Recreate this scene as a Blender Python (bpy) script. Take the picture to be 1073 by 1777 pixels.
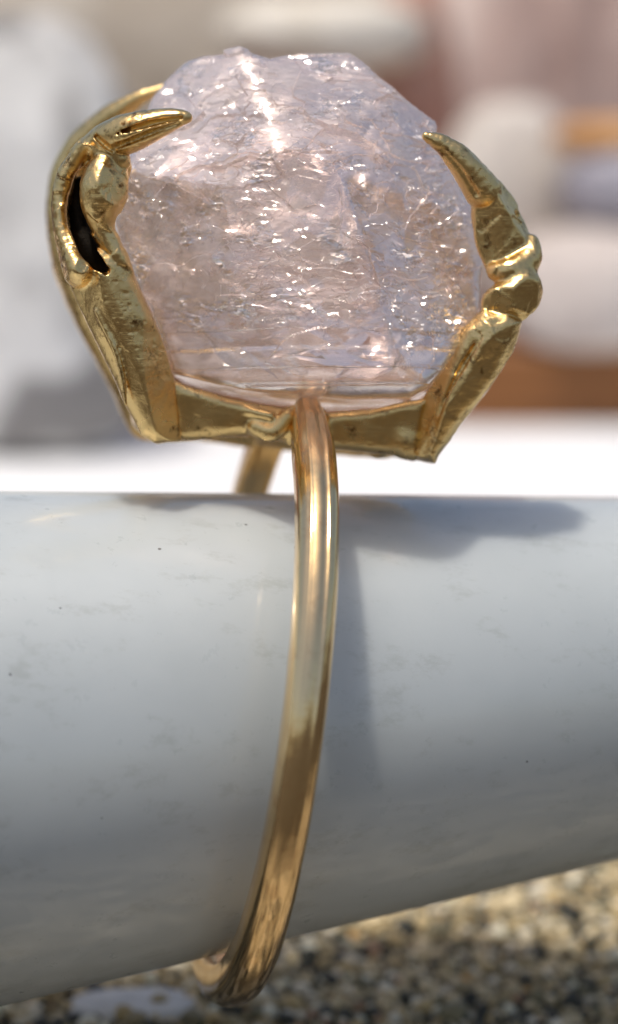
import bpy, math, random
import numpy as np

# ------------------------------------------------------------------ scene basics
for o in list(bpy.data.objects):
    bpy.data.objects.remove(o)
sc = bpy.context.scene
MM = 0.001                       # everything below is measured in millimetres
PITCH = math.radians(12.0)       # camera looks down by this much
CAM_H = 39.5                     # lens height over the gravel
FOCUS = 80.0                     # distance to the plane in focus
PXMM = 52.3                      # photo pixels per mm in that plane
FPX = FOCUS * PXMM               # focal length in photo pixels
CP, SP = math.cos(PITCH), math.sin(PITCH)

cam_d = bpy.data.cameras.new('camera')
cam = bpy.data.objects.new('camera', cam_d)
sc.collection.objects.link(cam)
cam.location = (0, 0, CAM_H * MM)
cam.rotation_euler = (math.radians(90) - PITCH, 0, 0)
cam_d.sensor_fit = 'VERTICAL'
cam_d.sensor_height = 24.0
cam_d.lens = 24.0 * FPX / 1777.0
cam_d.clip_start = 0.005
cam_d.clip_end = 200.0
cam_d.dof.use_dof = True
cam_d.dof.focus_distance = 80.5 * MM
cam_d.dof.aperture_fstop = cam_d.lens / 2.3      # 2.3 mm pupil: a small macro lens
sc.camera = cam

SUN = np.array([-0.19, -0.17, 0.95])
SUN /= np.linalg.norm(SUN)
SUN_EL = math.asin(SUN[2])
SUN_AZ = math.atan2(SUN[0], SUN[1])
world = bpy.data.worlds.new('World')
sc.world = world
world.use_nodes = True
wn = world.node_tree.nodes
wn.clear()
sky = wn.new('ShaderNodeTexSky')
sky.sky_type = 'NISHITA'
sky.sun_disc = False
sky.air_density = 1.0
sky.dust_density = 3.6
sky.ozone_density = 0.0
sky.sun_elevation = SUN_EL
sky.sun_rotation = SUN_AZ
bg = wn.new('ShaderNodeBackground')
bg.inputs['Strength'].default_value = 0.122
wo = wn.new('ShaderNodeOutputWorld')
world.node_tree.links.new(sky.outputs[0], bg.inputs[0])
world.node_tree.links.new(bg.outputs[0], wo.inputs[0])

sun_d = bpy.data.lights.new('sun', 'SUN')
sun_d.energy = 2.9
sun_d.angle = math.radians(3.0)
sun_d.color = (1.0, 0.95, 0.87)
sun_o = bpy.data.objects.new('sun', sun_d)
sc.collection.objects.link(sun_o)
sun_o.rotation_euler = (math.acos(SUN[2]), 0, math.atan2(SUN[1], SUN[0]) + math.pi / 2)

sc.view_settings.view_transform = 'Standard'
sc.view_settings.look = 'None'
sc.view_settings.exposure = 0.0
sc.view_settings.gamma = 1.0
sc.view_settings.use_curve_mapping = False
cy = sc.cycles
cy.max_bounces = 8
cy.transmission_bounces = 7
cy.glossy_bounces = 6
cy.diffuse_bounces = 4
cy.transparent_max_bounces = 10
cy.caustics_reflective = True
cy.caustics_refractive = True
cy.blur_glossy = 0.6
cy.sample_clamp_indirect = 8.0
cy.use_adaptive_sampling = True
cy.adaptive_threshold = 0.02
cy.use_denoising = True
cy.denoiser = 'OPENIMAGEDENOISE'
sc.render.film_transparent = False

rng = np.random.default_rng(7)
random.seed(7)


# ------------------------------------------------------------------ coordinates
def W(p):
    """camera-frame mm (right, up, forward) -> world metres"""
    p = np.asarray(p, float)
    u, v, w = p[..., 0], p[..., 1], p[..., 2]
    return np.stack([u, w * CP + v * SP, CAM_H + v * CP - w * SP], -1) * MM


def px(x, y, w):
    """photo pixel at forward distance w -> camera-frame mm"""
    return np.array([(x - 536.5) * w / FPX, (888.5 - y) * w / FPX, w])


# ------------------------------------------------------------------ noise
_rt = np.random.default_rng(99)
_PERM = np.concatenate([_rt.permutation(1024)] * 2).astype(np.int32)
_TAB = _rt.random((1024, 8)).astype(np.float32)
_TC = [np.ascontiguousarray(_TAB[:, k]) for k in range(3)]


def _cell(ix, iy, iz, seed):
    return _PERM[(_PERM[(_PERM[(ix + seed * 37) & 1023] + iy) & 1023] + iz) & 1023]


def vnoise(p, seed=0):
    i = np.floor(p).astype(np.int32)
    f = (p - i).astype(np.float32)
    f = f * f * f * (f * (f * 6 - 15) + 10)
    r = 0
    for dx in (0, 1):
        wx = f[:, 0] if dx else 1 - f[:, 0]
        for dy in (0, 1):
            wxy = wx * (f[:, 1] if dy else 1 - f[:, 1])
            for dz in (0, 1):
                r = r + wxy * (f[:, 2] if dz else 1 - f[:, 2]) * _TAB[_cell(i[:, 0] + dx, i[:, 1] + dy, i[:, 2] + dz, seed), 0]
    return r * 2 - 1


def fbm(p, octs=4, seed=0):
    a, r, t = 1.0, 0, 0
    for k in range(octs):
        r = r + a * vnoise(p * 2 ** k + 17.3 * k, seed + k)
        t += a
        a *= 0.5
    return r / t


def chips(p, seed=0, tilt=1.0):
    """broken facets: every cell is a small tilted plane"""
    p = p.astype(np.float32)
    i = np.floor(p).astype(np.int32)
    f = p - i
    best = np.full(len(p), 9e9, np.float32)
    bi = np.zeros(len(p), np.int32)
    bd = np.zeros((len(p), 3), np.float32)
    for dx in (-1, 0, 1):
        for dy in (-1, 0, 1):
            for dz in (-1, 0, 1):
                c = _cell(i[:, 0] + dx, i[:, 1] + dy, i[:, 2] + dz, seed)
                d0, d1, d2_ = f[:, 0] - _TC[0][c] - dx, f[:, 1] - _TC[1][c] - dy, f[:, 2] - _TC[2][c] - dz
                d2 = d0 * d0 + d1 * d1 + d2_ * d2_
                m = np.flatnonzero(d2 < best)
                best[m] = d2[m]
                bi[m] = c[m]
                bd[m, 0] = d0[m]; bd[m, 1] = d1[m]; bd[m, 2] = d2_[m]
    t = _TAB[bi]
    return (bd * (t[:, 3:6] * 2 - 1)).sum(1) * tilt + (t[:, 6] - .5) * .5


# ------------------------------------------------------------------ object helpers
def link(o, parent=None):
    sc.collection.objects.link(o)
    if parent is not None:
        o.parent = parent
        o.matrix_parent_inverse = parent.matrix_world.inverted()
    return o


def mesh_obj(name, verts, faces, mat, parent=None, smooth=True, mats=None):
    """verts in world metres; origin is put at the base centre"""
    verts = np.asarray(verts, float)
    org = np.array([verts[:, 0].mean(), verts[:, 1].mean(), verts[:, 2].min()])
    me = bpy.data.meshes.new(name)
    if isinstance(faces, np.ndarray):
        nf, k = faces.shape
        me.vertices.add(len(verts))
        me.vertices.foreach_set('co', (verts - org).astype(np.float32).ravel())
        me.loops.add(nf * k)
        me.loops.foreach_set('vertex_index', faces.astype(np.int32).ravel())
        me.polygons.add(nf)
        me.polygons.foreach_set('loop_start', np.arange(0, nf * k, k, dtype=np.int32))
    else:
        me.from_pydata((verts - org).tolist(), [], faces)
    me.update(calc_edges=True)
    me.validate()
    me.polygons.foreach_set('use_smooth', np.full(len(me.polygons), bool(smooth)))
    me.materials.append(mat)
    o = bpy.data.objects.new(name, me)
    o.location = org
    sc.collection.objects.link(o)
    bpy.context.view_layer.update()
    if parent is not None:
        o.parent = parent
        o.matrix_parent_inverse = parent.matrix_world.inverted()
    return o


def tag(o, label=None, cat=None, kind=None, group=None):
    if label: o['label'] = label
    if cat: o['category'] = cat
    if kind: o['kind'] = kind
    if group: o['group'] = group
    return o


def surface_nets(F, org, h):
    """iso-surface of F=0 (negative inside) -> verts, quads"""
    nx, ny, nz = F.shape
    ins = F < 0
    c = [(a, b, d) for a in (0, 1) for b in (0, 1) for d in (0, 1)]
    cnt = np.zeros((nx - 1, ny - 1, nz - 1), np.int8)
    for a, b, d in c:
        cnt += ins[a:nx - 1 + a, b:ny - 1 + b, d:nz - 1 + d]
    act = (cnt > 0) & (cnt < 8)
    idx = np.argwhere(act)
    vid = np.full(act.shape, -1, np.int64)
    vid[act] = np.arange(len(idx))
    acc = np.zeros((len(idx), 3))
    num = np.zeros(len(idx))
    for k, p in enumerate(c):
        for q in c[k + 1:]:
            if sum(abs(x - y) for x, y in zip(p, q)) != 1: continue
            fp = F[idx[:, 0] + p[0], idx[:, 1] + p[1], idx[:, 2] + p[2]]
            fq = F[idx[:, 0] + q[0], idx[:, 1] + q[1], idx[:, 2] + q[2]]
            m = (fp < 0) != (fq < 0)
            t = np.where(m, fp / np.where(m, fp - fq, 1), 0)
            pos = np.array(p)[None] + t[:, None] * (np.array(q) - np.array(p))[None]
            acc += np.where(m[:, None], pos, 0)
            num += m
    V = (idx + acc / num[:, None]) * h + org
    quads = []
    for ax in range(3):
        s0 = [slice(None)] * 3
        s1 = [slice(None)] * 3
        s0[ax] = slice(0, -1)
        s1[ax] = slice(1, None)
        A, B = ins[tuple(s0)], ins[tuple(s1)]
        e = np.argwhere(A != B)
        o1, o2 = [k for k in range(3) if k != ax]
        e = e[(e[:, o1] > 0) & (e[:, o2] > 0) & (e[:, o1] < F.shape[o1] - 1) & (e[:, o2] < F.shape[o2] - 1)]
        flip = A[e[:, 0], e[:, 1], e[:, 2]]
        if ax == 1: flip = ~flip
        q = []
        for d1, d2 in ((-1, -1), (0, -1), (0, 0), (-1, 0)):
            g = e.copy()
            g[:, o1] += d1
            g[:, o2] += d2
            q.append(vid[g[:, 0], g[:, 1], g[:, 2]])
        q = np.stack(q, 1)
        q[~flip] = q[~flip][:, ::-1]
        quads.append(q)
    return V, np.concatenate(quads)


def vnormals(V, Q):
    n = np.cross(V[Q[:, 2]] - V[Q[:, 0]], V[Q[:, 3]] - V[Q[:, 1]])
    N = np.zeros_like(V)
    for k in range(4):
        np.add.at(N, Q[:, k], n)
    return N / (np.linalg.norm(N, axis=1)[:, None] + 1e-12)


def relax(V, Q, it=1, f=.5):
    for _ in range(it):
        a = np.zeros_like(V)
        c = np.zeros(len(V))
        for k in range(4):
            np.add.at(a, Q[:, k], V[Q[:, (k + 1) % 4]] + V[Q[:, k - 1]])
            np.add.at(c, Q[:, k], 2)
        V = V + f * (a / c[:, None] - V)
    return V


# ------------------------------------------------------------------ materials
def new_mat(name):
    m = bpy.data.materials.new(name)
    m.use_nodes = True
    nt = m.node_tree
    b = nt.nodes['Principled BSDF']
    return m, nt, b


def node(nt, typ, **kw):
    n = nt.nodes.new(typ)
    for k, v in kw.items():
        if k.startswith('i_'):
            n.inputs[k[2:].replace('_', ' ')].default_value = v
        else:
            setattr(n, k, v)
    return n


def obj_coords(nt, scale=(1, 1, 1)):
    tc = node(nt, 'ShaderNodeTexCoord')
    mp = node(nt, 'ShaderNodeMapping')
    mp.inputs['Scale'].default_value = scale
    nt.links.new(tc.outputs['Object'], mp.inputs['Vector'])
    return mp.outputs['Vector']


def ramp(nt, fac, stops):
    r = node(nt, 'ShaderNodeValToRGB')
    els = r.color_ramp.elements
    while len(els) < len(stops): els.new(0.5)
    for e, (p, c) in zip(els, stops):
        e.position = p
        e.color = tuple(c) + (1,) if len(c) == 3 else c
    nt.links.new(fac, r.inputs[0])
    return r.outputs[0]


def gold(name, base, dark, rough, nscale, bump, patina=.5, span=.12):
    m, nt, b = new_mat(name)
    b.inputs['Metallic'].default_value = 1
    v = obj_coords(nt, (1000, 1000, 1000))
    n1 = node(nt, 'ShaderNodeTexNoise', i_Scale=nscale, i_Detail=8.0, i_Roughness=.7)
    nt.links.new(v, n1.inputs['Vector'])
    col = ramp(nt, n1.outputs['Fac'], [(patina - span, dark), (patina + span * .5, base)])
    nt.links.new(col, b.inputs['Base Color'])
    n2 = node(nt, 'ShaderNodeTexNoise', i_Scale=nscale * 3.1, i_Detail=6.0, i_Roughness=.75)
    nt.links.new(v, n2.inputs['Vector'])
    n3 = node(nt, 'ShaderNodeTexNoise', i_Scale=.6, i_Detail=3.0)
    nt.links.new(v, n3.inputs['Vector'])
    mr = node(nt, 'ShaderNodeMapRange', i_From_Min=.35, i_From_Max=.65, i_To_Min=rough * .6, i_To_Max=rough * 1.5)
    nt.links.new(n3.outputs['Fac'], mr.inputs['Value'])
    nt.links.new(mr.outputs[0], b.inputs['Roughness'])
    # file marks: fine streaks
    ms = node(nt, 'ShaderNodeMapping')
    ms.inputs['Scale'].default_value = (.8, .8, 14)
    ms.inputs['Rotation'].default_value = (.3, .5, .2)
    nt.links.new(v, ms.inputs['Vector'])
    n4 = node(nt, 'ShaderNodeTexNoise', i_Scale=1.0, i_Detail=3.0)
    nt.links.new(ms.outputs[0], n4.inputs['Vector'])
    ad = node(nt, 'ShaderNodeMath', operation='MULTIPLY_ADD')
    ad.inputs[1].default_value = .35
    nt.links.new(n4.outputs['Fac'], ad.inputs[0]); nt.links.new(n2.outputs['Fac'], ad.inputs[2])
    bp = node(nt, 'ShaderNodeBump', i_Strength=1.0, i_Distance=bump * MM)
    nt.links.new(ad.outputs[0], bp.inputs['Height'])
    nt.links.new(bp.outputs[0], b.inputs['Normal'])
    return m


M_GOLD = gold('polished gold', (.86, .62, .33), (.76, .50, .25), .115, 1.6, .004, .42)
M_CAST = gold('cast gold', (.83, .58, .25), (.17, .08, .025), .22, 1.7, .016, .40, .07)
M_BLACK = gold('near-black gold', (.012, .010, .008), (.008, .007, .006), .6, 2.4, .03, .45)  # near-black, for the solid added inside the claw's hollow


def stone_mat(name, c1, c2, c3, scale, rough=.75, bump=.6, spots=None):
    m, nt, b = new_mat(name)
    v = obj_coords(nt, (1000, 1000, 1000))
    n1 = node(nt, 'ShaderNodeTexNoise', i_Scale=scale, i_Detail=8.0, i_Roughness=.6)
    nt.links.new(v, n1.inputs['Vector'])
    col = ramp(nt, n1.outputs['Fac'], [(.34, c1), (.5, c2), (.66, c3)])
    if spots:
        vo = node(nt, 'ShaderNodeTexNoise', i_Scale=spots[0], i_Detail=1.0)
        nt.links.new(v, vo.inputs['Vector'])
        f = ramp(nt, vo.outputs['Fac'], [(spots[1], (0, 0, 0)), (spots[1] + .06, (1, 1, 1))])
        mx = node(nt, 'ShaderNodeMix', data_type='RGBA')
        nt.links.new(f, mx.inputs[0])
        nt.links.new(col, mx.inputs[6])
        mx.inputs[7].default_value = tuple(spots[2]) + (1,)
        col = mx.outputs[2]
    nt.links.new(col, b.inputs['Base Color'])
    b.inputs['Roughness'].default_value = rough
    bp = node(nt, 'ShaderNodeBump', i_Strength=.8, i_Distance=bump * MM)
    nt.links.new(n1.outputs['Fac'], bp.inputs['Height'])
    nt.links.new(bp.outputs[0], b.inputs['Normal'])
    return m


# ------------------------------------------------------------------ ground
def ground_mat():
    m, nt, b = new_mat('gravel bed')
    v = obj_coords(nt, (1000, 1000, 1000))
    vo = node(nt, 'ShaderNodeTexVoronoi', i_Scale=.9)
    nt.links.new(v, vo.inputs['Vector'])
    sep = node(nt, 'ShaderNodeSeparateColor')
    nt.links.new(vo.outputs['Color'], sep.inputs[0])
    col = ramp(nt, sep.outputs[0], [(0, (.03, .03, .026)), (.3, (.13, .11, .08)), (.6, (.30, .25, .17)), (1, (.52, .47, .38))])
    ln = node(nt, 'ShaderNodeVectorMath', operation='LENGTH')
    mpc = node(nt, 'ShaderNodeVectorMath', operation='SUBTRACT')
    mpc.inputs[1].default_value = (0, 105, 0)
    nt.links.new(v, mpc.inputs[0]); nt.links.new(mpc.outputs[0], ln.inputs[0])
    nd = node(nt, 'ShaderNodeTexNoise', i_Scale=.03, i_Detail=4.0)
    nt.links.new(v, nd.inputs['Vector'])
    lm = node(nt, 'ShaderNodeMath', operation='MULTIPLY_ADD')
    lm.inputs[1].default_value = 60
    nt.links.new(nd.outputs['Fac'], lm.inputs[0]); nt.links.new(ln.outputs['Value'], lm.inputs[2])
    edge = node(nt, 'ShaderNodeMapRange', i_From_Min=74, i_From_Max=84)
    nt.links.new(lm.outputs[0], edge.inputs['Value'])
    mx = node(nt, 'ShaderNodeMix', data_type='RGBA')
    nt.links.new(edge.outputs[0], mx.inputs[0])
    nt.links.new(col, mx.inputs[6])
    mx.inputs[7].default_value = (.045, .035, .022, 1)      # unseen dark ground beyond the gravel, added so the gold reflects dark
    nt.links.new(mx.outputs[2], b.inputs['Base Color'])
    b.inputs['Roughness'].default_value = .8
    bp = node(nt, 'ShaderNodeBump', i_Strength=1.0, i_Distance=.4 * MM, invert=True)
    nt.links.new(vo.outputs['Distance'], bp.inputs['Height'])
    nt.links.new(bp.outputs[0], b.inputs['Normal'])
    return m


R = 60.0
gv = [(-R, -R, 0), (R, -R, 0), (R, R, 0), (-R, R, 0)]
g = mesh_obj('ground', gv, [(0, 1, 2, 3)], ground_mat(), smooth=False)
tag(g, kind='structure')

# loose aggregate: thousands of grains, one mesh
t = (1 + 5 ** .5) / 2
ICO = np.array([(-1, t, 0), (1, t, 0), (-1, -t, 0), (1, -t, 0), (0, -1, t), (0, 1, t), (0, -1, -t), (0, 1, -t), (t, 0, -1), (t, 0, 1), (-t, 0, -1), (-t, 0, 1)], float)
ICO /= np.linalg.norm(ICO[0])
ICF = [(0, 11, 5), (0, 5, 1), (0, 1, 7), (0, 7, 10), (0, 10, 11), (1, 5, 9), (5, 11, 4), (11, 10, 2), (10, 7, 6), (7, 1, 8), (3, 9, 4), (3, 4, 2), (3, 2, 6), (3, 6, 8), (3, 8, 9), (4, 9, 5), (2, 4, 11), (6, 2, 10), (8, 6, 7), (9, 8, 1)]


def ico2():
    v = [tuple(x) for x in ICO]
    f, mid = [], {}
    def m(a, b):
        k = (min(a, b), max(a, b))
        if k not in mid:
            p = (np.array(v[a]) + np.array(v[b]))
            v.append(tuple(p / np.linalg.norm(p)))
            mid[k] = len(v) - 1
        return mid[k]
    for a, b, c in ICF:
        x, y, z = m(a, b), m(b, c), m(c, a)
        f += [(a, x, z), (b, y, x), (c, z, y), (x, y, z)]
    return np.array(v), np.array(f)


IV2, IF2 = ico2()


def make_gravel():
    pal = np.array([(.78, .70, .54), (.66, .54, .33), (.52, .39, .19), (.38, .30, .16), (.21, .18, .10), (.06, .055, .035), (.03, .03, .02), (.62, .33, .08), (.44, .26, .15)])
    pr = np.array([.16, .17, .16, .13, .12, .13, .10, .012, .02])
    pr /= pr.sum()
    pts = []
    step = .32
    for iy in range(int((124 - 86) / step)):
        for ix in range(int(36 / step)):
            x = -18 + ix * step + rng.uniform(-.15, .15) + (iy % 2) * step / 2
            y = 86 + iy * step + rng.uniform(-.15, .15)
            pts.append((x, y))
    pts = np.array(pts)
    n = len(pts)
    s = .185 * np.exp(rng.normal(0, .36, n))
    V = np.repeat(IV2[None], n, 0)
    jit = 1 + rng.uniform(-.16, .16, (n, len(IV2), 1))
    sc3 = rng.uniform(.75, 1.25, (n, 1, 3)) * s[:, None, None]
    ang = rng.uniform(0, 6.28, n)
    V = V * jit * sc3
    ca, sa = np.cos(ang)[:, None], np.sin(ang)[:, None]
    x, y = V[..., 0] * ca - V[..., 1] * sa, V[..., 0] * sa + V[..., 1] * ca
    z = V[..., 2] * .85 + (s * .45)[:, None] + rng.uniform(-.1, .25, n)[:, None]
    P = np.stack([x + pts[:, :1], y + pts[:, 1:], z], -1).reshape(-1, 3) * MM
    Fc = (IF2[None] + (np.arange(n) * len(IV2))[:, None, None]).reshape(-1, 3)
    m, nt, b = new_mat('gravel grains')
    at = node(nt, 'ShaderNodeAttribute', attribute_name='grain')
    nt.links.new(at.outputs['Color'], b.inputs['Base Color'])
    b.inputs['Roughness'].default_value = .55
    o = mesh_obj('gravel', P, Fc, m)
    ci = rng.choice(len(pal), n, p=pr)
    pal = pal * np.array([1.0, 1.0, 1.0])
    col = np.clip(pal[ci] * rng.uniform(.8, 1.15, (n, 1)), 0, .8)
    col = np.repeat(np.concatenate([col, np.ones((n, 1))], 1), len(IV2), 0)
    a = o.data.color_attributes.new('grain', 'FLOAT_COLOR', 'POINT')
    a.data.foreach_set('color', col.ravel())
    tag(o, 'coarse mixed cream, grey and black gravel under the white tube', 'gravel', kind='stuff')


make_gravel()


# ------------------------------------------------------------------ white tapered tube
AX_V, AX_T, AX_R, AX_TAP, AX_TH = -7.3152, .0912, 8.0245, .0990, math.radians(12)
tube_p = np.array([(450 - 536.5) * 87 / FPX, AX_V, 87.0])
tube_a = np.array([math.cos(AX_TH) * math.cos(AX_T), math.sin(AX_T), math.sin(AX_TH) * math.cos(AX_T)])


def make_tube():
    e1 = np.cross(tube_a, [0, 0, 1.0]); e1 /= np.linalg.norm(e1)
    e2 = np.cross(tube_a, e1)
    prof = []
    ts = list(np.linspace(-40, 58, 96))
    for tt in ts:
        prof.append((tt, AX_R - AX_TAP * tt))
    r1 = prof[-1][1]
    for a in np.linspace(0, math.pi / 2, 9)[1:]:
        prof.append((58 + r1 * .6 * math.sin(a), max(r1 * math.cos(a), .02)))
    r0 = prof[0][1]
    head = [(-40.4, r0 - .3), (-40.4, r0 - 1.6), (-34, r0 - 1.8), (-34, .02)]     # open hollow end
    prof = head[::-1] + prof
    n = 160
    ph = np.linspace(0, 2 * math.pi, n, endpoint=False)
    V, F = [], []
    for tt, r in prof:
        V.append(tube_p + tt * tube_a + r * (np.cos(ph)[:, None] * e1 + np.sin(ph)[:, None] * e2))
    V = np.concatenate(V)
    for i in range(len(prof) - 1):
        for j in range(n):
            k = (j + 1) % n
            F.append((i * n + j, i * n + k, (i + 1) * n + k, (i + 1) * n + j))
    m, nt, b = new_mat('white glazed plastic')
    v = obj_coords(nt, (1000, 1000, 1000))
    n1 = node(nt, 'ShaderNodeTexNoise', i_Scale=.12, i_Detail=4.0)
    nt.links.new(v, n1.inputs['Vector'])
    base = ramp(nt, n1.outputs['Fac'], [(.3, (.43, .46, .46)), (.7, (.495, .525, .525))])
    vo = node(nt, 'ShaderNodeTexVoronoi', i_Scale=.55)
    nt.links.new(v, vo.inputs['Vector'])
    n3 = node(nt, 'ShaderNodeTexNoise', i_Scale=6.0, i_Detail=2.0)
    nt.links.new(v, n3.inputs['Vector'])
    ad = node(nt, 'ShaderNodeMath', operation='MULTIPLY_ADD')
    ad.inputs[1].default_value = .06
    nt.links.new(n3.outputs['Fac'], ad.inputs[0])
    nt.links.new(vo.outputs['Distance'], ad.inputs[2])
    sp = ramp(nt, ad.outputs[0], [(.052, (1, 1, 1)), (.066, (0, 0, 0))])
    mx = node(nt, 'ShaderNodeMix', data_type='RGBA')
    nt.links.new(sp, mx.inputs[0])
    nt.links.new(base, mx.inputs[6])
    mx.inputs[7].default_value = (.12, .12, .12, 1)
    # faint scuffs drawn along the tube
    ms = node(nt, 'ShaderNodeMapping')
    ms.inputs['Scale'].default_value = (.22, .5, .5)
    ms.inputs['Rotation'].default_value = (0, .1, .2)
    nt.links.new(v, ms.inputs['Vector'])
    ns = node(nt, 'ShaderNodeTexNoise', i_Scale=1.6, i_Detail=8.0, i_Roughness=.75)
    nt.links.new(ms.outputs[0], ns.inputs['Vector'])
    sf = ramp(nt, ns.outputs['Fac'], [(.36, (.78, .77, .74)), (.46, (1, 1, 1)), (.66, (1.0, 1.0, 1.0))])
    mu = node(nt, 'ShaderNodeMix', data_type='RGBA', blend_type='MULTIPLY')
    mu.inputs[0].default_value = .55
    nt.links.new(mx.outputs[2], mu.inputs[6]); nt.links.new(sf, mu.inputs[7])
    mx = mu
    nt.links.new(mx.outputs[2], b.inputs['Base Color'])
    n2 = node(nt, 'ShaderNodeTexNoise', i_Scale=1.2, i_Detail=6.0, i_Roughness=.7)
    nt.links.new(v, n2.inputs['Vector'])
    mr = node(nt, 'ShaderNodeMapRange', i_From_Min=.3, i_From_Max=.7, i_To_Min=.24, i_To_Max=.46)
    nt.links.new(n2.outputs['Fac'], mr.inputs['Value'])
    nt.links.new(mr.outputs[0], b.inputs['Roughness'])
    b.inputs['Specular IOR Level'].default_value = .5
    b.inputs['Coat Weight'].default_value = .7
    b.inputs['Coat Roughness'].default_value = .10
    b.inputs['Subsurface Weight'].default_value = .85
    b.inputs['Subsurface Radius'].default_value = (1.0, 1.0, 1.0)
    b.inputs['Subsurface Scale'].default_value = 3.2 * MM
    bp = node(nt, 'ShaderNodeBump', i_Strength=.5, i_Distance=.012 * MM)
    nt.links.new(n2.outputs['Fac'], bp.inputs['Height'])
    nt.links.new(bp.outputs[0], b.inputs['Normal'])
    o = mesh_obj('tapered_tube', W(V), F, m)
    tag(o, 'smooth white tapered tube carrying the gold ring above the gravel', 'tube')


make_tube()

# ------------------------------------------------------------------ the ring
RU, RV, RW, RTH, RTI, RR = -1.95414692, -6.40512719, 86.62696687, 0.17458323, -0.12994645, 10.37613911
rn = np.array([math.cos(RTH) * math.cos(RTI), math.sin(RTI), math.sin(RTH) * math.cos(RTI)])
rup = np.array([0, 1, 0]) - rn * rn[1]; rup /= np.linalg.norm(rup)
rfr = np.cross(rup, rn)
if rfr[2] > 0: rfr = -rfr
rc = np.array([RU, RV, RW])

ring = bpy.data.objects.new('ring', None)
ring.empty_display_size = .005
ring.location = W(rc - rup * 11.2)
sc.collection.objects.link(ring)
bpy.context.view_layer.update()
tag(ring, 'gold claw ring holding a large rough pale pink crystal on the white tube', 'ring')


def make_shank():
    n, k = 520, 96
    th = np.linspace(math.radians(19.5), math.radians(337), n)
    al = np.linspace(0, 2 * math.pi, k, endpoint=False)
    V = []
    for i, a in enumerate(th):
        rad = math.cos(a) * rup + math.sin(a) * rfr
        s = i / (n - 1)
        low = math.exp(-((a - 2.75) / .75) ** 2)
        wid = .67 + .03 * math.sin(a * 1.7 + .4) + .14 * low
        thk = .72 + .03 * math.sin(a * 2.3) + .10 * low
        tp = min(1, .78 + s / .05 * .22)
        wid *= tp
        # half-round section: rounded outside with two soft facets, flat inside
        ca, sa = np.cos(al), np.sin(al)
        out = np.sign(ca) * np.abs(ca) ** np.where(ca > 0, .86, .35)
        ax = np.sign(sa) * np.abs(sa) ** np.where(ca > 0, .86, .55)
        crease = .080 * np.exp(-((al - .34) / .05) ** 2) + .050 * np.exp(-((al - 5.80) / .06) ** 2) - .05 * np.exp(-((al - .12) / .10) ** 2)
        r_out = out * thk * np.where(ca > 0, 1.0, .85) + crease * .7 * max(0, 1 - (a / 2.3) ** 2)
        c = rc + rad * RR
        V.append(c + r_out[:, None] * rad + (ax * wid + .16 * low)[:, None] * rn)
    V = np.concatenate(V)
    V = V + .012 * np.stack([fbm(V * 1.3, 3, 3), fbm(V * 1.3, 3, 9), fbm(V * 1.3, 3, 15)], 1)
    F = []
    for i in range(n - 1):
        for j in range(k):
            q = (j + 1) % k
            F.append((i * k + j, i * k + q, (i + 1) * k + q, (i + 1) * k + j))
    F.append(tuple(range(k))[::-1])
    F.append(tuple((n - 1) * k + j for j in range(k)))
    return mesh_obj('shank', W(V), F, M_GOLD, ring)


make_shank()


# ------------------------------------------------------------------ cast claws as solid implicit shapes
def seg_d(P, a, b, ra, rb, aw=1.0):
    """distance to a tapered capsule; aw squeezes it front to back"""
    a, ab = a.astype(np.float32), (b - a).astype(np.float32)
    ab[2] *= aw
    dx, dy, dz = P[:, 0] - a[0], P[:, 1] - a[1], (P[:, 2] - a[2]) * np.float32(aw)
    t = np.clip((dx * ab[0] + dy * ab[1] + dz * ab[2]) / (ab @ ab), 0, 1)
    dx, dy, dz = dx - t * ab[0], dy - t * ab[1], dz - t * ab[2]
    return np.sqrt(dx * dx + dy * dy + dz * dz) - (np.float32(ra) + np.float32(rb - ra) * t)


def smin(a, b, k):
    if k <= 0: return np.minimum(a, b)
    h = np.clip(.5 + .5 * (b - a) / k, 0, 1)
    return b + (a - b) * h - k * h * (1 - h)


def smax(a, b, k):
    return -smin(-a, -b, k)


def chain(P, pts, k=.03, aw=1.0, sub=4):
    """rounded tapering bar; pts: (photo x, photo y, forward mm, radius in photo px)"""
    q = np.array([list(px(x, y, w)) + [r * w / FPX] for x, y, w, r in pts])
    if len(q) > 2:
        e = np.concatenate([[2 * q[0] - q[1]], q, [2 * q[-1] - q[-2]]])
        o = []
        for i in range(1, len(e) - 2):
            for t in np.arange(sub) / sub:
                o.append(.5 * (2 * e[i] + (e[i + 1] - e[i - 1]) * t + (2 * e[i - 1] - 5 * e[i] + 4 * e[i + 1] - e[i + 2]) * t * t + (3 * e[i] - e[i - 1] - 3 * e[i + 1] + e[i + 2]) * t ** 3))
        q = np.array(o + [q[-1]])
    D = None
    for a, b in zip(q[:-1], q[1:]):
        s = seg_d(P, a[:3], b[:3], a[3], b[3], aw)
        D = s if D is None else smin(D, s, k)
    return D


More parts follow.
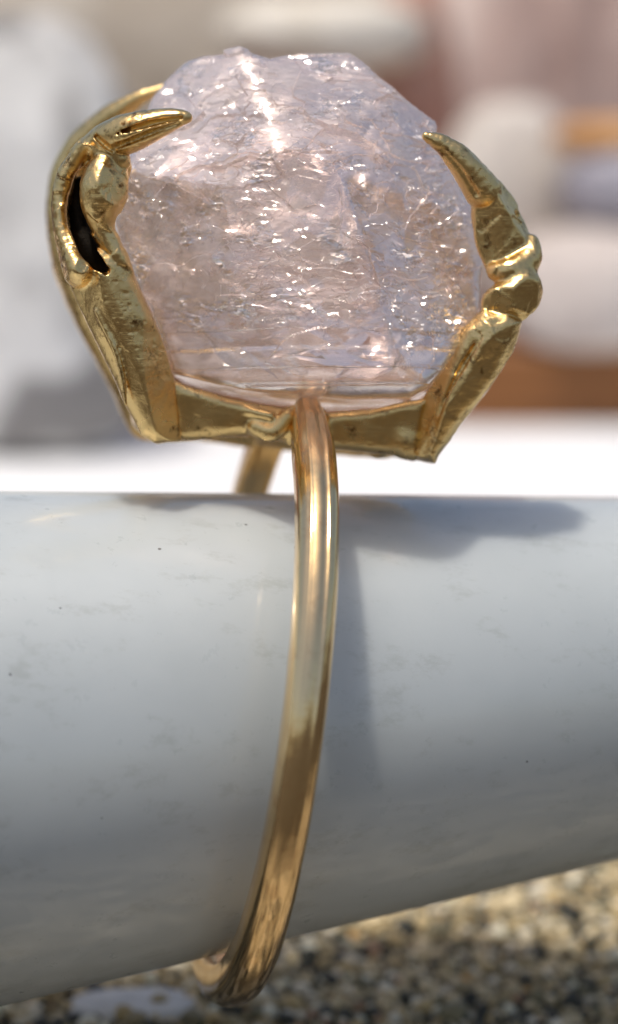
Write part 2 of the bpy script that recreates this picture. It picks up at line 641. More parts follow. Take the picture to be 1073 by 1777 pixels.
def prism(P, poly, wc, hz, r, lean=0.0, crown=0.0):
    """plate with a photo-pixel outline, centred at distance wc, half depth hz, edges rounded by r mm"""
    q = np.array([px(x, y, wc)[:2] for x, y in poly])
    p = P[:, :2]
    d = np.full(len(P), 1e9)
    sg = np.ones(len(P))
    n = len(q)
    for i in range(n):
        a, b = q[i], q[i - 1]
        e = b - a
        wv = p - a
        t = np.clip((wv @ e) / (e @ e), 0, 1)
        bb = wv - t[:, None] * e
        d = np.minimum(d, (bb * bb).sum(1))
        c1 = p[:, 1] >= a[1]
        c2 = p[:, 1] < b[1]
        c3 = e[0] * wv[:, 1] > e[1] * wv[:, 0]
        flip = (c1 & c2 & c3) | (~c1 & ~c2 & ~c3)
        sg = np.where(flip, -sg, sg)
    d2 = sg * np.sqrt(d)
    dz = np.abs(P[:, 2] - wc - lean * (P[:, 1] - q[:, 1].mean())) - hz - crown * np.clip(-d2, 0, .9)
    dx = d2 + r
    dz = dz + r
    return np.minimum(np.maximum(dx, dz), 0) + np.sqrt(np.maximum(dx, 0) ** 2 + np.maximum(dz, 0) ** 2) - r


def build_sdf(name, fn, lo, hi, h, mat, parent, rough=.02, nsc=3.0, seed=0):
    lo, hi = np.array(lo, float), np.array(hi, float)
    n = np.ceil((hi - lo) / h).astype(int) + 1
    ax = [lo[k] + np.arange(n[k]) * h for k in range(3)]
    # coarse pass first, then only the shell near the surface
    S = 3
    nc = (n + S - 1) // S
    axc = [lo[k] + (np.arange(nc[k]) * S + (S - 1) / 2) * h for k in range(3)]
    Gc = np.stack(np.meshgrid(*axc, indexing='ij'), -1).reshape(-1, 3).astype(np.float32)
    Fc = fn(Gc).reshape(nc)
    Ff = np.repeat(np.repeat(np.repeat(Fc, S, 0), S, 1), S, 2)[:n[0], :n[1], :n[2]].copy()
    near = np.argwhere(np.abs(Ff) < h * S * 1.15)
    Gf = (near * h + lo).astype(np.float32)
    Ff[near[:, 0], near[:, 1], near[:, 2]] = np.concatenate([fn(c) for c in np.array_split(Gf, max(1, len(Gf) // 200000))])
    V, Q = surface_nets(Ff, lo, h)
    V = relax(V, Q, 2, .5)
    N = vnormals(V, Q)
    pit = np.clip(fbm(V * nsc * 2.6, 3, seed + 40) - .22, 0, 1)
    V = V + N * (rough * .18 * chips(V * 1.6, seed + 80, .8) + rough * .6 * fbm(V * nsc, 4, seed) + rough * 1.6 * fbm(V * .9, 2, seed + 9) - pit * rough * 2.2 * np.clip(fbm(V * .7, 2, seed + 60) * 3 + .3, 0, 1))[:, None]
    return mesh_obj(name, W(V), Q, mat, parent)


def plane_cut(P, D, at, n_, off, k=.03):
    n_ = np.array(n_, float) / np.linalg.norm(n_)
    return smax(D, (P - at) @ n_ - off, k)


def leaned(P, y0, w, lean):
    Q = P.copy()
    Q[:, 2] = P[:, 2] - lean * (P[:, 1] - px(0, y0, w)[1])
    return Q


def claw_front_left(P):
    w0 = 81.2
    L = leaned(P, 520, 81.6, -.20)
    arm = prism(L, [(242, 754), (212, 692), (186, 632), (152, 562), (120, 492), (106, 440), (150, 430), (205, 440), (228, 462), (240, 490), (264, 545), (287, 602), (304, 664), (312, 764), (268, 769)], 81.9, .95, .48, -.05, .35)
    arm = plane_cut(L, arm, px(262, 590, 81.2), (.72, .05, -.70), .12, .04)
    arm = plane_cut(L, arm, px(180, 590, 81.2), (-.70, -.10, -.70), .30, .05)
    ridge = chain(L, [(166, 540, 80.82, 4), (196, 600, 80.72, 5), (210, 650, 80.75, 5), (216, 700, 80.85, 3)])
    arm = smin(arm, ridge, .12)
    rim = chain(P, [(140, 470, w0, 30), (114, 412, 81.3, 19), (106, 360, 81.4, 17), (116, 308, 81.3, 17), (146, 262, 81.0, 18), (176, 240, 80.8, 22)], .02, .5)
    back = chain(P, [(150, 290, 83.0, 34), (140, 370, 83.1, 32), (170, 450, 82.9, 34)])
    inner = chain(P, [(192, 268, 80.9, 24), (184, 300, 80.7, 36), (180, 332, 80.6, 42), (174, 368, 80.7, 30), (180, 402, 80.8, 20), (202, 442, 80.9, 18), (220, 476, 81.1, 15)], .02, .75)
    inner = plane_cut(P, inner, px(205, 320, 80.4), (.70, .1, -.7), .22, .04)
    nick = chain(P, [(216, 290, 80.9, 13), (208, 330, 81.2, 10)])
    inner = smin(inner, nick, .04)
    shell = smin(smin(rim, back, .15), arm, .08)
    cav = chain(P, [(148, 288, 81.3, 6), (133, 320, 81.3, 8), (130, 362, 81.3, 10), (138, 405, 81.2, 14), (156, 442, 81.0, 16), (184, 470, 80.7, 9)], .02, .33)
    cav = smin(cav, chain(P, [(136, 340, 82.2, 14), (142, 400, 82.2, 19), (164, 445, 82.1, 20)]), .1)
    body = smax(shell, -cav, .05)
    body = smin(body, smax(inner, -chain(P, [(128, 340, 81, 10), (134, 380, 81, 14), (150, 425, 81, 17), (172, 458, 81, 12)], .02, .3), .03), .04)
    cap = chain(P, [(158, 258, 81.0, 20), (186, 262, 80.6, 26), (208, 276, 80.5, 18)], .02, .8)
    body = smin(body, cap, .06)
    talon = chain(P, [(188, 243, 80.5, 31), (225, 231, 80.0, 34), (268, 217, 79.6, 27), (308, 206, 79.35, 16), (325, 204, 79.3, 10)], .02, .8)
    for off, r in ((-6, 5.5), (13, 5)):
        gr = chain(P, [(198, 243 + off, 79.75, r - 1), (232, 229 + off, 79.25, r), (272, 216 + off * .8, 79.0, r), (316, 206 + off * .4, 79.0, r - 2)], .03, .35)
        talon = smax(talon, -gr, .03)
    cut = chain(P, [(166, 236, 79.9, 4), (186, 254, 79.7, 5), (222, 276, 79.5, 5)], .02, .25)
    crag = np.clip((P[:, 1] - px(0, 520, 81)[1]) / 1.5, 0, 1)
    body = body + crag * (.060 * chips(P * 1.3, 91, .9) + .010 * chips(P * 3.0, 92, .9))
    talon = talon + .015 * chips(P * 2.0, 93, .9)
    return smin(smax(body, -cut, .03), smax(talon, -cut, .03), .02)


def claw_right(P):
    w0 = 82.6
    L = leaned(P, 560, 82.6, -.20)
    arm = prism(L, [(692, 784), (735, 692), (766, 640), (800, 572), (836, 540), (880, 545), (904, 562), (888, 612), (852, 672), (800, 738), (756, 804)], 83.0, 1.0, .42, -.03, .35)
    arm = plane_cut(L, arm, px(770, 670, 82.4), (-.75, .15, -.64), .22, .05)
    arm = plane_cut(L, arm, px(850, 670, 82.4), (.70, -.35, -.62), .24, .06)
    gr = chain(L, [(846, 566, 82.0, 3), (822, 604, 81.88, 4), (790, 660, 81.88, 4), (764, 716, 82.0, 3)])
    arm = smax(arm, -gr, .06)
    k1 = chain(P, [(872, 528, 82.3, 36), (898, 512, 82.5, 42), (900, 480, 82.6, 34)], .02, .9)
    c1 = px(886, 520, 82.4)
    for n_, off in (((-.35, -.28, -.90), .62), ((.45, -.25, -.86), .62), ((.85, -.15, -.5), .90), ((.1, -.80, -.58), .62)):
        k1 = plane_cut(P, k1, c1, n_, off, .02)
    k2 = chain(P, [(862, 472, 82.4, 17), (885, 468, 82.2, 20), (914, 452, 82.6, 25), (922, 420, 82.8, 15)], .02, .9)
    seg = chain(P, [(878, 446, w0, 40), (874, 412, w0, 50), (866, 380, w0, 47), (850, 340, 82.4, 34)], .02, .9)
    c2 = px(868, 395, w0)
    for n_, off in (((-.30, -.26, -.92), .60), ((.82, .38, -.42), .66), ((.35, -.22, -.91), .66)):
        seg = plane_cut(P, seg, c2, n_, off, .025)
    pit = chain(P, [(902, 369, 82.0, 8), (901, 371, 82.7, 8)])
    seg = smax(seg, -pit, .02)
    talon = chain(P, [(838, 330, 82.2, 33), (808, 288, 81.7, 27), (772, 253, 81.3, 17), (740, 237, 81.0, 8)], .02, .85)
    talon = plane_cut(P, talon, px(815, 285, 81.7), (.72, .62, -.3), .34, .04)
    gr2 = chain(P, [(826, 338, 81.55, 6), (797, 294, 81.12, 6), (764, 257, 80.93, 4)])
    talon = smax(talon, -gr2, .05)
    D = smin(arm, k1, .05)
    D = smin(D, k2, .12)
    D = smin(D, seg, .12)
    D = D + .045 * chips(P * 1.1, 95, .9)
    talon = talon + .02 * chips(P * 2.0, 97, .9)
    return smin(D, talon, .02)


def claw_back_left(P):
    D = chain(P, [(262, 722, 90.5, 44), (222, 640, 90.5, 44), (168, 545, 90, 40), (132, 470, 90, 36), (112, 395, 90, 30), (114, 310, 90, 28), (140, 252, 89.6, 26)], .02, .8)
    tal = chain(P, [(150, 243, 89.4, 27), (190, 205, 88.8, 22), (240, 172, 88.3, 14), (284, 152, 88, 7)])
    notch = chain(P, [(108, 300, 88.9, 14), (132, 258, 88.7, 13)])
    D = smax(D, -notch, .1)
    kn = chain(P, [(116, 462, 90, 24), (142, 520, 90, 26)])
    return smin(smin(D, kn, .1), tal, .04)


def base_frame(P):
    L = leaned(P, 735, 83.2, -.32)
    f1 = prism(L, [(285, 655), (330, 672), (400, 694), (508, 712), (508, 766), (470, 762), (420, 756), (340, 764), (285, 768)], 84.0, .95, .36)
    f2 = prism(L, [(545, 720), (640, 712), (745, 690), (722, 800), (690, 788), (640, 786), (545, 778)], 84.2, .95, .36)
    blob = chain(P, [(448, 740, 83.2, 20), (474, 748, 83.0, 18), (500, 722, 82.9, 14)])
    blob = smin(blob, chain(P, [(430, 712, 83.0, 8), (470, 722, 82.8, 9)]), .1)
    blob = smin(blob, chain(P, [(508, 716, 83.2, 15), (512, 742, 83.3, 17), (506, 762, 83.5, 12)]), .12)
    blob = smin(blob, chain(P, [(556, 718, 83.2, 12), (560, 745, 83.3, 14)]), .12)
    bk = chain(P, [(275, 722, 83, 34), (262, 722, 87, 34), (300, 726, 90, 34), (440, 745, 91.2, 32), (620, 760, 90.0, 32), (700, 760, 87, 34), (705, 762, 84, 34)])
    bump = chain(P, [(655, 770, 86.5, 26), (668, 774, 87.5, 22)])
    D = smin(smin(f1, f2, .1), blob, .10)
    return smin(smin(D, bk, .2), bump, .1)


def box_of(x0, x1, y0, y1, w0, w1):
    a, b = px(x0, y1, w1), px(x1, y0, w1)
    return [min(a[0], px(x0, y1, w0)[0]), min(a[1], px(x0, y1, w0)[1]), w0], [max(b[0], px(x1, y0, w0)[0]), max(b[1], px(x1, y0, w0)[1]), w1]


lo, hi = box_of(60, 345, 165, 785, 78.4, 84.4)
claw = build_sdf('claw', claw_front_left, lo, hi, .046, M_CAST, ring, .026, 3.0, 1)


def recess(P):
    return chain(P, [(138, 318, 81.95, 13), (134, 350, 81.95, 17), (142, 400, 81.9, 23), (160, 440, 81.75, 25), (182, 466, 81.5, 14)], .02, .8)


build_sdf('recess_lining', recess, *box_of(100, 220, 280, 500, 80.8, 83.2), .06, M_BLACK, claw, .02, 3.0, 6)
lo, hi = box_of(670, 965, 210, 830, 80, 84.9)
build_sdf('claw', claw_right, lo, hi, .046, M_CAST, ring, .024, 3.0, 2)
lo, hi = box_of(60, 330, 120, 790, 86.8, 92)
build_sdf('claw', claw_back_left, lo, hi, .075, M_CAST, ring, .03, 2.0, 3)
lo, hi = box_of(210, 790, 650, 830, 81.4, 92.5)
build_sdf('base_frame', base_frame, lo, hi, .07, M_CAST, ring, .025, 2.6, 4)

# ------------------------------------------------------------------ the rough crystal
CW = 85.3
CEN = px(520, 410, CW)
OUT = [(300, 132), (322, 112), (352, 102), (420, 97), (470, 112), (520, 101), (606, 98), (640, 122), (690, 170), (745, 214), (800, 300), (832, 400), (836, 470), (826, 545), (790, 612), (738, 686), (708, 702), (600, 704), (480, 695), (380, 677), (306, 656), (288, 612), (256, 530), (218, 445), (202, 392), (214, 330), (230, 275), (250, 215), (266, 172)]
OUTM = np.array([(px(x, y, CW) - CEN)[:2] for x, y in OUT])


def sil_radius(phi):
    d = np.stack([np.cos(phi), np.sin(phi)], 1)
    r = np.full(len(phi), 6.0)
    n = len(OUTM)
    found = np.zeros(len(phi), bool)
    for i in range(n):
        a, b = OUTM[i], OUTM[(i + 1) % n]
        e = b - a
        den = d[:, 0] * e[1] - d[:, 1] * e[0]
        den = np.where(np.abs(den) < 1e-9, 1e-9, den)
        tt = (a[0] * e[1] - a[1] * e[0]) / den
        ss = (a[0] * d[:, 1] - a[1] * d[:, 0]) / den
        m = (tt > 0) & (ss >= -1e-6) & (ss <= 1 + 1e-6)
        r = np.where(m & ~found, tt, r)
        found |= m
    return r


def crystal_base(d):
    """d unit directions (u,v,w) -> surface radius"""
    phi = np.arctan2(d[:, 1], d[:, 0])
    rho = np.sqrt(d[:, 0] ** 2 + d[:, 1] ** 2) + 1e-9
    rs = sil_radius(phi)
    Z = np.where(d[:, 2] < 0, 5.3, 5.6)
    low = np.clip(-d[:, 1] * 2.2 - .55, 0, 1)                      # the foot stands upright like a prism
    p = 2.9 + 6 * low
    r = ((rho / rs) ** p + (np.abs(d[:, 2]) / Z) ** p) ** (-1 / p)
    # broad cleavage planes (normal in camera frame, distance from centre)
    for n_, off in (((-.10, .05, -1), 4.75), ((.62, .25, -.74), 4.75), ((-.55, -.12, -.83), 4.80), ((.1, .66, -.75), 4.95), ((-.4, .5, -.77), 5.0)):
        n_ = np.array(n_) / np.linalg.norm(n_)
        c = d @ n_
        rp = np.where(c > .02, off / np.maximum(c, .02), 99)
        r = smin(r, rp, .25)
    return r


def make_crystal():
    n = 300
    a = np.tan(np.linspace(-math.pi / 4, math.pi / 4, n))
    A, B = np.meshgrid(a, a, indexing='ij')
    one = np.ones_like(A)
    faces = [(A, B, -one), (B, A, one), (-one, A, B), (one, B, A), (B, -one, A), (A, one, B)]
    D, F, base = [], [], 0
    ii, jj = np.meshgrid(np.arange(n - 1), np.arange(n - 1), indexing='ij')
    for f in faces:
        D.append(np.stack(f, -1).reshape(-1, 3))
        k = (ii * n + jj).ravel() + base
        F.append(np.stack([k, k + 1, k + n + 1, k + n], 1))
        base += n * n
    D = np.concatenate(D); F = np.concatenate(F)
    D /= np.linalg.norm(D, axis=1)[:, None]
    # weld cube seams
    key = np.round(D * 1e5).astype(np.int64)
    _, first, inv = np.unique(key, axis=0, return_index=True, return_inverse=True)
    inv = inv.ravel()
    D = D[first]; F = inv[F]
    r = crystal_base(D)
    P = D * r[:, None]
    up = np.clip((P[:, 1] + 4.3) / 1.6, 0, 1)                     # calmer growth faces near the foot
    mask = np.clip(fbm(P * .42, 3, 70) * 4.5 + .42, .03, 1) * (.12 + .88 * up)
    left = np.clip((P[:, 0] + 4.2) / 2.0, .35, 1)
    mask = mask * left
    warp = np.stack([fbm(P * .9, 2, 80), fbm(P * .9, 2, 84), fbm(P * .9, 2, 88)], 1) * .18
    Q = P + warp
    h = .10 * (1 - 2 * np.abs(fbm(Q * .36, 2, 5))) * (.4 + .6 * up) - .05
    h = h + (.45 + .55 * mask) * .27 * chips(Q * np.array([.36, .62, .45]), 20, .8) * (.25 + .75 * up)
    h = h + (.2 + .8 * mask) * .085 * chips(Q * np.array([1.0, 2.6, 1.3]), 33, .9) * (.1 + .9 * up)
    h = h + (.1 + .9 * mask) * .032 * chips(Q * np.array([2.4, 8.0, 3.2]), 47, .9) * (.1 + .9 * up)
    h = h + mask * .010 * fbm(Q * np.array([1.6, 15.0, 3.0]), 3, 50)
    # stepped growth bands across the foot of the crystal
    s = (P[:, 1] + warp[:, 1] * .12) / .62
    st = np.floor(s) + np.clip((s - np.floor(s)) * 5, 0, 1)
    h = h + (1 - up) * .05 * np.sin(st * 2.4 + P[:, 0] * .2)
    silm = 1 - .70 * np.exp(-(D[:, 2] / .16) ** 2)                 # keep the outline
    P = P + D * (h * silm)[:, None]
    V = P + CEN
    o = mesh_obj('crystal', W(V), F, crystal_mat(), ring, smooth=False)
    return o, P, D, r


def crystal_mat():
    m, nt, b = new_mat('pale pink beryl')
    nt.nodes.remove(b)
    out = nt.nodes['Material Output']
    v = obj_coords(nt, (1000, 1000, 1000))
    n1 = node(nt, 'ShaderNodeTexNoise', i_Scale=.55, i_Detail=6.0, i_Roughness=.6)
    nt.links.new(v, n1.inputs['Vector'])
    mp = node(nt, 'ShaderNodeMapping')
    mp.inputs['Scale'].default_value = (.5, .7, 2.6)
    nt.links.new(v, mp.inputs['Vector'])
    n2 = node(nt, 'ShaderNodeTexNoise', i_Scale=2.4, i_Detail=6.0, i_Roughness=.7, i_Distortion=.6)
    nt.links.new(mp.outputs[0], n2.inputs['Vector'])
    bp = node(nt, 'ShaderNodeBump', i_Strength=1.0, i_Distance=.008 * MM)
    nt.links.new(n2.outputs['Fac'], bp.inputs['Height'])
    gl = node(nt, 'ShaderNodeBsdfGlass', i_IOR=1.57, i_Roughness=.02)
    gl.inputs['Color'].default_value = (1, .91, .868, 1)
    nt.links.new(bp.outputs[0], gl.inputs['Normal'])
    col = ramp(nt, n1.outputs['Fac'], [(.35, (.97, .80, .73)), (.65, (.99, .89, .83))])
    tr = node(nt, 'ShaderNodeBsdfTranslucent')
    df = node(nt, 'ShaderNodeBsdfDiffuse')
    for x in (tr, df):
        nt.links.new(col, x.inputs['Color'])
        nt.links.new(bp.outputs[0], x.inputs['Normal'])
    mk = node(nt, 'ShaderNodeMixShader'); mk.inputs[0].default_value = .40
    nt.links.new(tr.outputs[0], mk.inputs[1]); nt.links.new(df.outputs[0], mk.inputs[2])
    # milky veil: thinner in the clear foot of the crystal (the first 3 mm above its base)
    fac = node(nt, 'ShaderNodeMapRange', i_From_Min=.3, i_From_Max=.7, i_To_Min=.20, i_To_Max=.52)
    nt.links.new(n1.outputs['Fac'], fac.inputs['Value'])
    sx = node(nt, 'ShaderNodeSeparateXYZ')
    nt.links.new(v, sx.inputs[0])
    ft = node(nt, 'ShaderNodeMapRange', i_From_Min=2.2, i_From_Max=4.2, i_To_Min=.14, i_To_Max=1.0)
    nt.links.new(sx.outputs['Z'], ft.inputs['Value'])
    mm = node(nt, 'ShaderNodeMath', operation='MULTIPLY')
    nt.links.new(fac.outputs[0], mm.inputs[0]); nt.links.new(ft.outputs[0], mm.inputs[1])
    mx = node(nt, 'ShaderNodeMixShader')
    nt.links.new(mm.outputs[0], mx.inputs[0])
    nt.links.new(gl.outputs[0], mx.inputs[1]); nt.links.new(mk.outputs[0], mx.inputs[2])
    # clear passages that let sunlight straight through
    tp = node(nt, 'ShaderNodeBsdfTransparent')
    tp.inputs['Color'].default_value = (1, .93, .91, 1)
    mt = node(nt, 'ShaderNodeMixShader'); mt.inputs[0].default_value = .30
    nt.links.new(mx.outputs[0], mt.inputs[1]); nt.links.new(tp.outputs[0], mt.inputs[2])
    mx = mt
    # splintered micro facets that flash in the sun
    geo = node(nt, 'ShaderNodeNewGeometry')
    last = mx.outputs[0]
    for scl, stretch, tilt, w8, thr in ((4.5, (.30, .42, 1.9), .95, .36, .52), (10.0, (.45, .5, 1.5), 1.1, .42, .52)):
        m2 = node(nt, 'ShaderNodeMapping')
        m2.inputs['Scale'].default_value = stretch
        m2.inputs['Rotation'].default_value = (.15, .25, .4)
        nt.links.new(v, m2.inputs['Vector'])
        wn_ = node(nt, 'ShaderNodeTexNoise', i_Scale=1.3, i_Detail=2.0)
        nt.links.new(v, wn_.inputs['Vector'])
        ad = node(nt, 'ShaderNodeVectorMath', operation='MULTIPLY_ADD')
        ad.inputs[1].default_value = (.5, .5, .5)
        nt.links.new(wn_.outputs['Color'], ad.inputs[0]); nt.links.new(m2.outputs[0], ad.inputs[2])
        vo = node(nt, 'ShaderNodeTexVoronoi', i_Scale=scl)
        nt.links.new(ad.outputs[0], vo.inputs['Vector'])
        sb = node(nt, 'ShaderNodeVectorMath', operation='SUBTRACT')
        sb.inputs[1].default_value = (.5, .5, .5)
        nt.links.new(vo.outputs['Color'], sb.inputs[0])
        sl = node(nt, 'ShaderNodeVectorMath', operation='SCALE')
        sl.inputs['Scale'].default_value = tilt * 2
        nt.links.new(sb.outputs[0], sl.inputs[0])
        nn = node(nt, 'ShaderNodeVectorMath', operation='ADD')
        nt.links.new(bp.outputs[0], nn.inputs[0]); nt.links.new(sl.outputs[0], nn.inputs[1])
        nm = node(nt, 'ShaderNodeVectorMath', operation='NORMALIZE')
        nt.links.new(nn.outputs[0], nm.inputs[0])
        gs = node(nt, 'ShaderNodeBsdfGlossy', i_Roughness=.08)
        gs.inputs['Color'].default_value = (1, .94, .89, 1)
        nt.links.new(nm.outputs[0], gs.inputs['Normal'])
        pn = node(nt, 'ShaderNodeTexNoise', i_Scale=.7, i_Detail=4.0, i_Roughness=.7)
        nt.links.new(v, pn.inputs['Vector'])
        f = node(nt, 'ShaderNodeMapRange', i_From_Min=thr, i_From_Max=thr + .12, i_To_Min=.03, i_To_Max=w8)
        nt.links.new(pn.outputs['Fac'], f.inputs['Value'])
        f2 = node(nt, 'ShaderNodeMath', operation='MULTIPLY')
        nt.links.new(f.outputs[0], f2.inputs[0]); nt.links.new(ft.outputs[0], f2.inputs[1])
        ms = node(nt, 'ShaderNodeMixShader')
        nt.links.new(f2.outputs[0], ms.inputs[0])
        nt.links.new(last, ms.inputs[1]); nt.links.new(gs.outputs[0], ms.inputs[2])
        last = ms.outputs[0]
    nt.links.new(last, out.inputs['Surface'])
    return m


crystal, CP_, CD_, CR_ = make_crystal()


def make_fractures():
    """healed cracks inside the crystal: thin wavy sheets"""
    m, nt, b = new_mat('crack veil')
    nt.nodes.remove(b)
    out = nt.nodes['Material Output']
    gl = node(nt, 'ShaderNodeBsdfGlossy', i_Roughness=.08)
    gl.inputs['Color'].default_value = (.97, .93, .92, 1)
    tp = node(nt, 'ShaderNodeBsdfTransparent')
    mx = node(nt, 'ShaderNodeMixShader'); mx.inputs[0].default_value = .62
    nt.links.new(tp.outputs[0], mx.inputs[1]); nt.links.new(gl.outputs[0], mx.inputs[2])
    nt.links.new(mx.outputs[0], out.inputs['Surface'])
    def finish(name, V, F, mat):
        V = np.array(V)
        # keep every sheet inside the stone
        d = V / np.linalg.norm(V, axis=1)[:, None]
        lim = crystal_base(d) * .955 - .16
        V = d * np.minimum(np.linalg.norm(V, axis=1), lim)[:, None]
        o = mesh_obj(name, W(V + CEN), F, mat, crystal, smooth=True)
        o['kind'] = 'stuff'

    V, F = [], []
    front = np.where(CD_[:, 2] < .35)[0]

    def sheet(c, nrm, ax, L, wd, nn=11, cv=0.0, rough=.05):
        nrm = nrm / np.linalg.norm(nrm)
        ta = np.cross(nrm, ax); ta /= np.linalg.norm(ta)
        tb = np.cross(nrm, ta)
        b0 = len(V)
        V.append(c + nrm * cv * L * .4)
        for q in range(nn):
            a = 2 * math.pi * q / nn
            rr = rng.uniform(.6, 1.1)
            V.append(c + ta * math.cos(a) * L * rr + tb * math.sin(a) * wd * rr + nrm * rng.normal(0, rough) * L)
        for q in range(nn):
            F.append((b0, b0 + 1 + q, b0 + 1 + (q + 1) % nn))

    for k in range(800):
        i = rng.choice(front)
        c = CP_[i] * rng.uniform(.45, .95)
        big = rng.random() < .07
        L = rng.uniform(.6, 1.9) if big else rng.uniform(.06, .42)
        nrm = np.array([rng.normal(0, .5), rng.normal(.75, .5), rng.normal(-.5, .45)])
        sheet(c, nrm, [rng.normal(0, .25), rng.normal(0, .25), 1.0], L, L * rng.uniform(.15, .6), cv=rng.uniform(-.25, .25))
    # a few broad cleavage sheets close to the front
    wide = np.where((CD_[:, 2] < -.3) & (CP_[:, 1] > -3.2))[0]
    for k in range(34):
        c = CP_[rng.choice(wide)] * rng.uniform(.82, .93)
        L = rng.uniform(.7, 2.0)
        sheet(c, np.array([rng.normal(0, .35), rng.normal(.45, .3), -1.0]), [rng.normal(0, .5), rng.normal(0, .3), 1.0], L, L * rng.uniform(.12, .45), nn=15, cv=rng.uniform(-.2, .2), rough=.02)
    finish('fractures', V, F, m)
    # level growth planes that mirror the sky inside the clear foot
    m2 = m.copy()
    m2.node_tree.nodes['Mix Shader'].inputs[0].default_value = .93
    m2.node_tree.nodes['Glossy BSDF'].inputs['Roughness'].default_value = .03
    V, F = [], []
    foot = np.where((CD_[:, 2] < -.35) & (CP_[:, 1] < -3.1) & (CP_[:, 1] > -5.5) & (np.abs(CP_[:, 0]) < 4.2))[0]
    for k in range(44):
        c = CP_[rng.choice(foot)] * rng.uniform(.86, .94)
        if k > 20: c[0] = abs(c[0])
        L = rng.uniform(.25, 1.3)
        sheet(c, np.array([rng.normal(0, .10), rng.uniform(.0, .30), -1.0]), [0, 0, 1.0], L, rng.uniform(.06, .22), cv=0, rough=.01)
    finish('growth_planes', V, F, m2)


make_fractures()


# ------------------------------------------------------------------ things behind, out of focus
def blob(name, label, cat, x, y, w, rx, ry, rd, mat, seed, lump=.16, sq=2.4, group=None, planes=0, cut=.96, ribs=0):
    """a stone: centre at photo pixel (x, y) and distance w, half sizes in photo px (rd in mm)"""
    c = W(px(x, y, w)) / MM
    k = w / FPX
    n = 40
    a = np.linspace(0, math.pi, n)
    b = np.linspace(0, 2 * math.pi, 2 * n, endpoint=False)
    A, B = np.meshgrid(a, b, indexing='ij')
    d = np.stack([np.sin(A) * np.cos(B), np.sin(A) * np.sin(B), np.cos(A)], -1).reshape(-1, 3)
    r = (np.abs(d) ** sq).sum(1) ** (-1 / sq)
    rg = np.random.default_rng(seed)
    for _ in range(planes):
        nn = rg.normal(size=3); nn /= np.linalg.norm(nn)
        cc = d @ nn
        r = np.minimum(r, np.where(cc > .05, rg.uniform(.78, .95) / np.maximum(cc, .05), 9))
    r = r * (1 + lump * fbm(d * 1.3 + seed * 3.1, 4, seed))
    if ribs:
        r = r * (1 + .05 * np.cos(ribs * np.arctan2(d[:, 0], d[:, 2] + 1.6)))
    V = d * r[:, None] * np.array([rx * k, rd, ry * k])
    V[:, 2] = np.maximum(V[:, 2], -ry * k * cut)
    V = V + c
    F = []
    m2 = 2 * n
    for i in range(n - 1):
        for j in range(m2):
            q = (j + 1) % m2
            F.append((i * m2 + j, (i + 1) * m2 + j, (i + 1) * m2 + q, i * m2 + q))
    o = mesh_obj(name, V * MM, F, mat, smooth=True)
    return tag(o, label, cat, group=group)


def slab(name, label, cat, lo, hi, mat, bev=.6):
    """box with worn edges, world mm"""
    import bmesh
    bm = bmesh.new()
    bmesh.ops.create_cube(bm, size=1)
    lo, hi = np.array(lo, float), np.array(hi, float)
    for v in bm.verts:
        v.co = [(lo[k] + hi[k]) / 2 + v.co[k] * (hi[k] - lo[k]) for k in range(3)]
    bmesh.ops.bevel(bm, geom=bm.edges[:] + bm.verts[:], offset=bev, segments=3, affect='EDGES', profile=.5)
    V = np.array([v.co[:] for v in bm.verts]) * MM
    bm.verts.index_update()
    F = [tuple(v.index for v in f.verts) for f in bm.faces]
    bm.free()
    o = mesh_obj(name, V, F, mat, smooth=False)
    return tag(o, label, cat)


def wood_mat():
    m, nt, b = new_mat('stained wood')
    v = obj_coords(nt, (60, 900, 900))
    n1 = node(nt, 'ShaderNodeTexNoise', i_Scale=1.0, i_Detail=6.0, i_Distortion=.8)
    nt.links.new(v, n1.inputs['Vector'])
    col = ramp(nt, n1.outputs['Fac'], [(.3, (.13, .045, .010)), (.7, (.30, .115, .025))])
    nt.links.new(col, b.inputs['Base Color'])
    b.inputs['Roughness'].default_value = .6
    return m


mw, ntw, bw = new_mat('white painted board')
nz = node(ntw, 'ShaderNodeTexNoise', i_Scale=.1, i_Detail=4.0)
ntw.links.new(obj_coords(ntw, (1000, 1000, 1000)), nz.inputs['Vector'])
ntw.links.new(ramp(ntw, nz.outputs['Fac'], [(.3, (.76, .76, .77)), (.7, (.82, .82, .82))]), bw.inputs['Base Color'])
bw.inputs['Roughness'].default_value = .5
slab('white_board', 'flat white painted board lying on the gravel behind the tube', 'board', (-120, 160, -.3), (120, 206, 3.5), mw)
slab('wooden_plank', 'brown wooden plank along the back of the white board', 'plank', (-130, 206.4, -.3), (130, 232, 9.9), wood_mat(), .8)

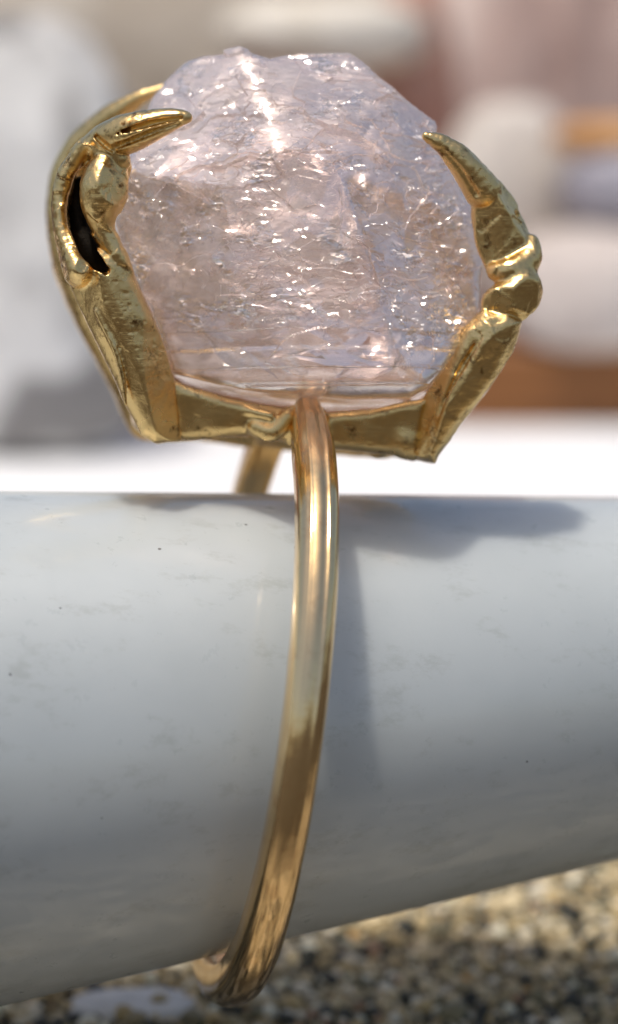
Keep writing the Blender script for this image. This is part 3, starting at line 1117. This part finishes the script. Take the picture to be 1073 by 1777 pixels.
M_ST = {
    'white': stone_mat('pale granite', (.50, .48, .46), (.76, .74, .71), (.84, .82, .79), .13, bump=1.6, spots=(.10, .55, (.25, .235, .225))),
    'cream': stone_mat('cream stone', (.60, .53, .43), (.70, .64, .55), (.76, .71, .63), .16, bump=1.5),
    'red': stone_mat('red brown stone', (.34, .15, .10), (.44, .22, .16), (.52, .32, .25), .08),
    'pink': stone_mat('pinkish beige stone', (.46, .30, .25), (.68, .50, .43), (.78, .64, .56), .07, bump=1.5),
    'grey': stone_mat('light grey stone', (.46, .40, .36), (.60, .54, .48), (.70, .64, .58), .12, bump=1.5),
    'rose': stone_mat('rosy grey stone', (.44, .38, .35), (.56, .49, .45), (.64, .58, .53), .10),
    'lilac': stone_mat('lilac grey pebble', (.26, .24, .28), (.36, .34, .38), (.44, .42, .46), .08),
    'orange': stone_mat('orange stone', (.42, .19, .05), (.55, .27, .09), (.62, .36, .16), .1),
    'sand': stone_mat('sandstone', (.46, .37, .27), (.66, .56, .44), (.76, .68, .57), .07, bump=1.5),
}
blob('granite_boulder', 'large pale granite stone with grey spots left of the ring', 'stone', 0, 462, 196, 272, 418, 8, M_ST['white'], 3, .13, 2.5, cut=.72)
blob('rough_stone', 'pinkish grey flat stone on the wooden plank, beneath the lilac pebble', 'stone', 1030, 505, 214, 170, 112, 9, M_ST['rose'], 5, .12)
blob('round_pebble', 'round lilac grey pebble under the small orange stone', 'pebble', 1075, 326, 214, 98, 72, 5, M_ST['lilac'], 8, .08)
blob('flat_stone', 'small orange stone lying on the lilac pebble', 'stone', 1060, 237, 214, 98, 27, 4, M_ST['orange'], 11, .1, 3)
blob('pale_stone', 'light grey upright stone behind the right claw', 'stone', 880, 405, 224, 130, 225, 6, M_ST['grey'], 14, .14)
blob('cream_stone', 'cream coloured rounded stone behind the top of the crystal', 'stone', 565, 62, 226, 180, 68, 7, M_ST['cream'], 17, .10)
blob('red_stone', 'tall reddish brown stone behind the cream stone', 'stone', 708, 420, 234, 92, 470, 5, M_ST['red'], 20, .10)
blob('ribbed_shell', 'large pinkish beige ribbed shell behind the pale stones at the top right', 'shell', 985, 230, 262, 260, 480, 9, M_ST['pink'], 23, .06, ribs=34)
blob('sandstone_boulder', 'broad beige sandstone boulder farthest behind the ring', 'stone', 420, 250, 310, 520, 520, 16, M_ST['sand'], 26, .08)
blob('white_pebble', 'flat white pebble on the gravel below the left of the tube', 'pebble', 228, 1752, 96.0, 112, 30, 1.4, M_ST['white'], 31, .12)
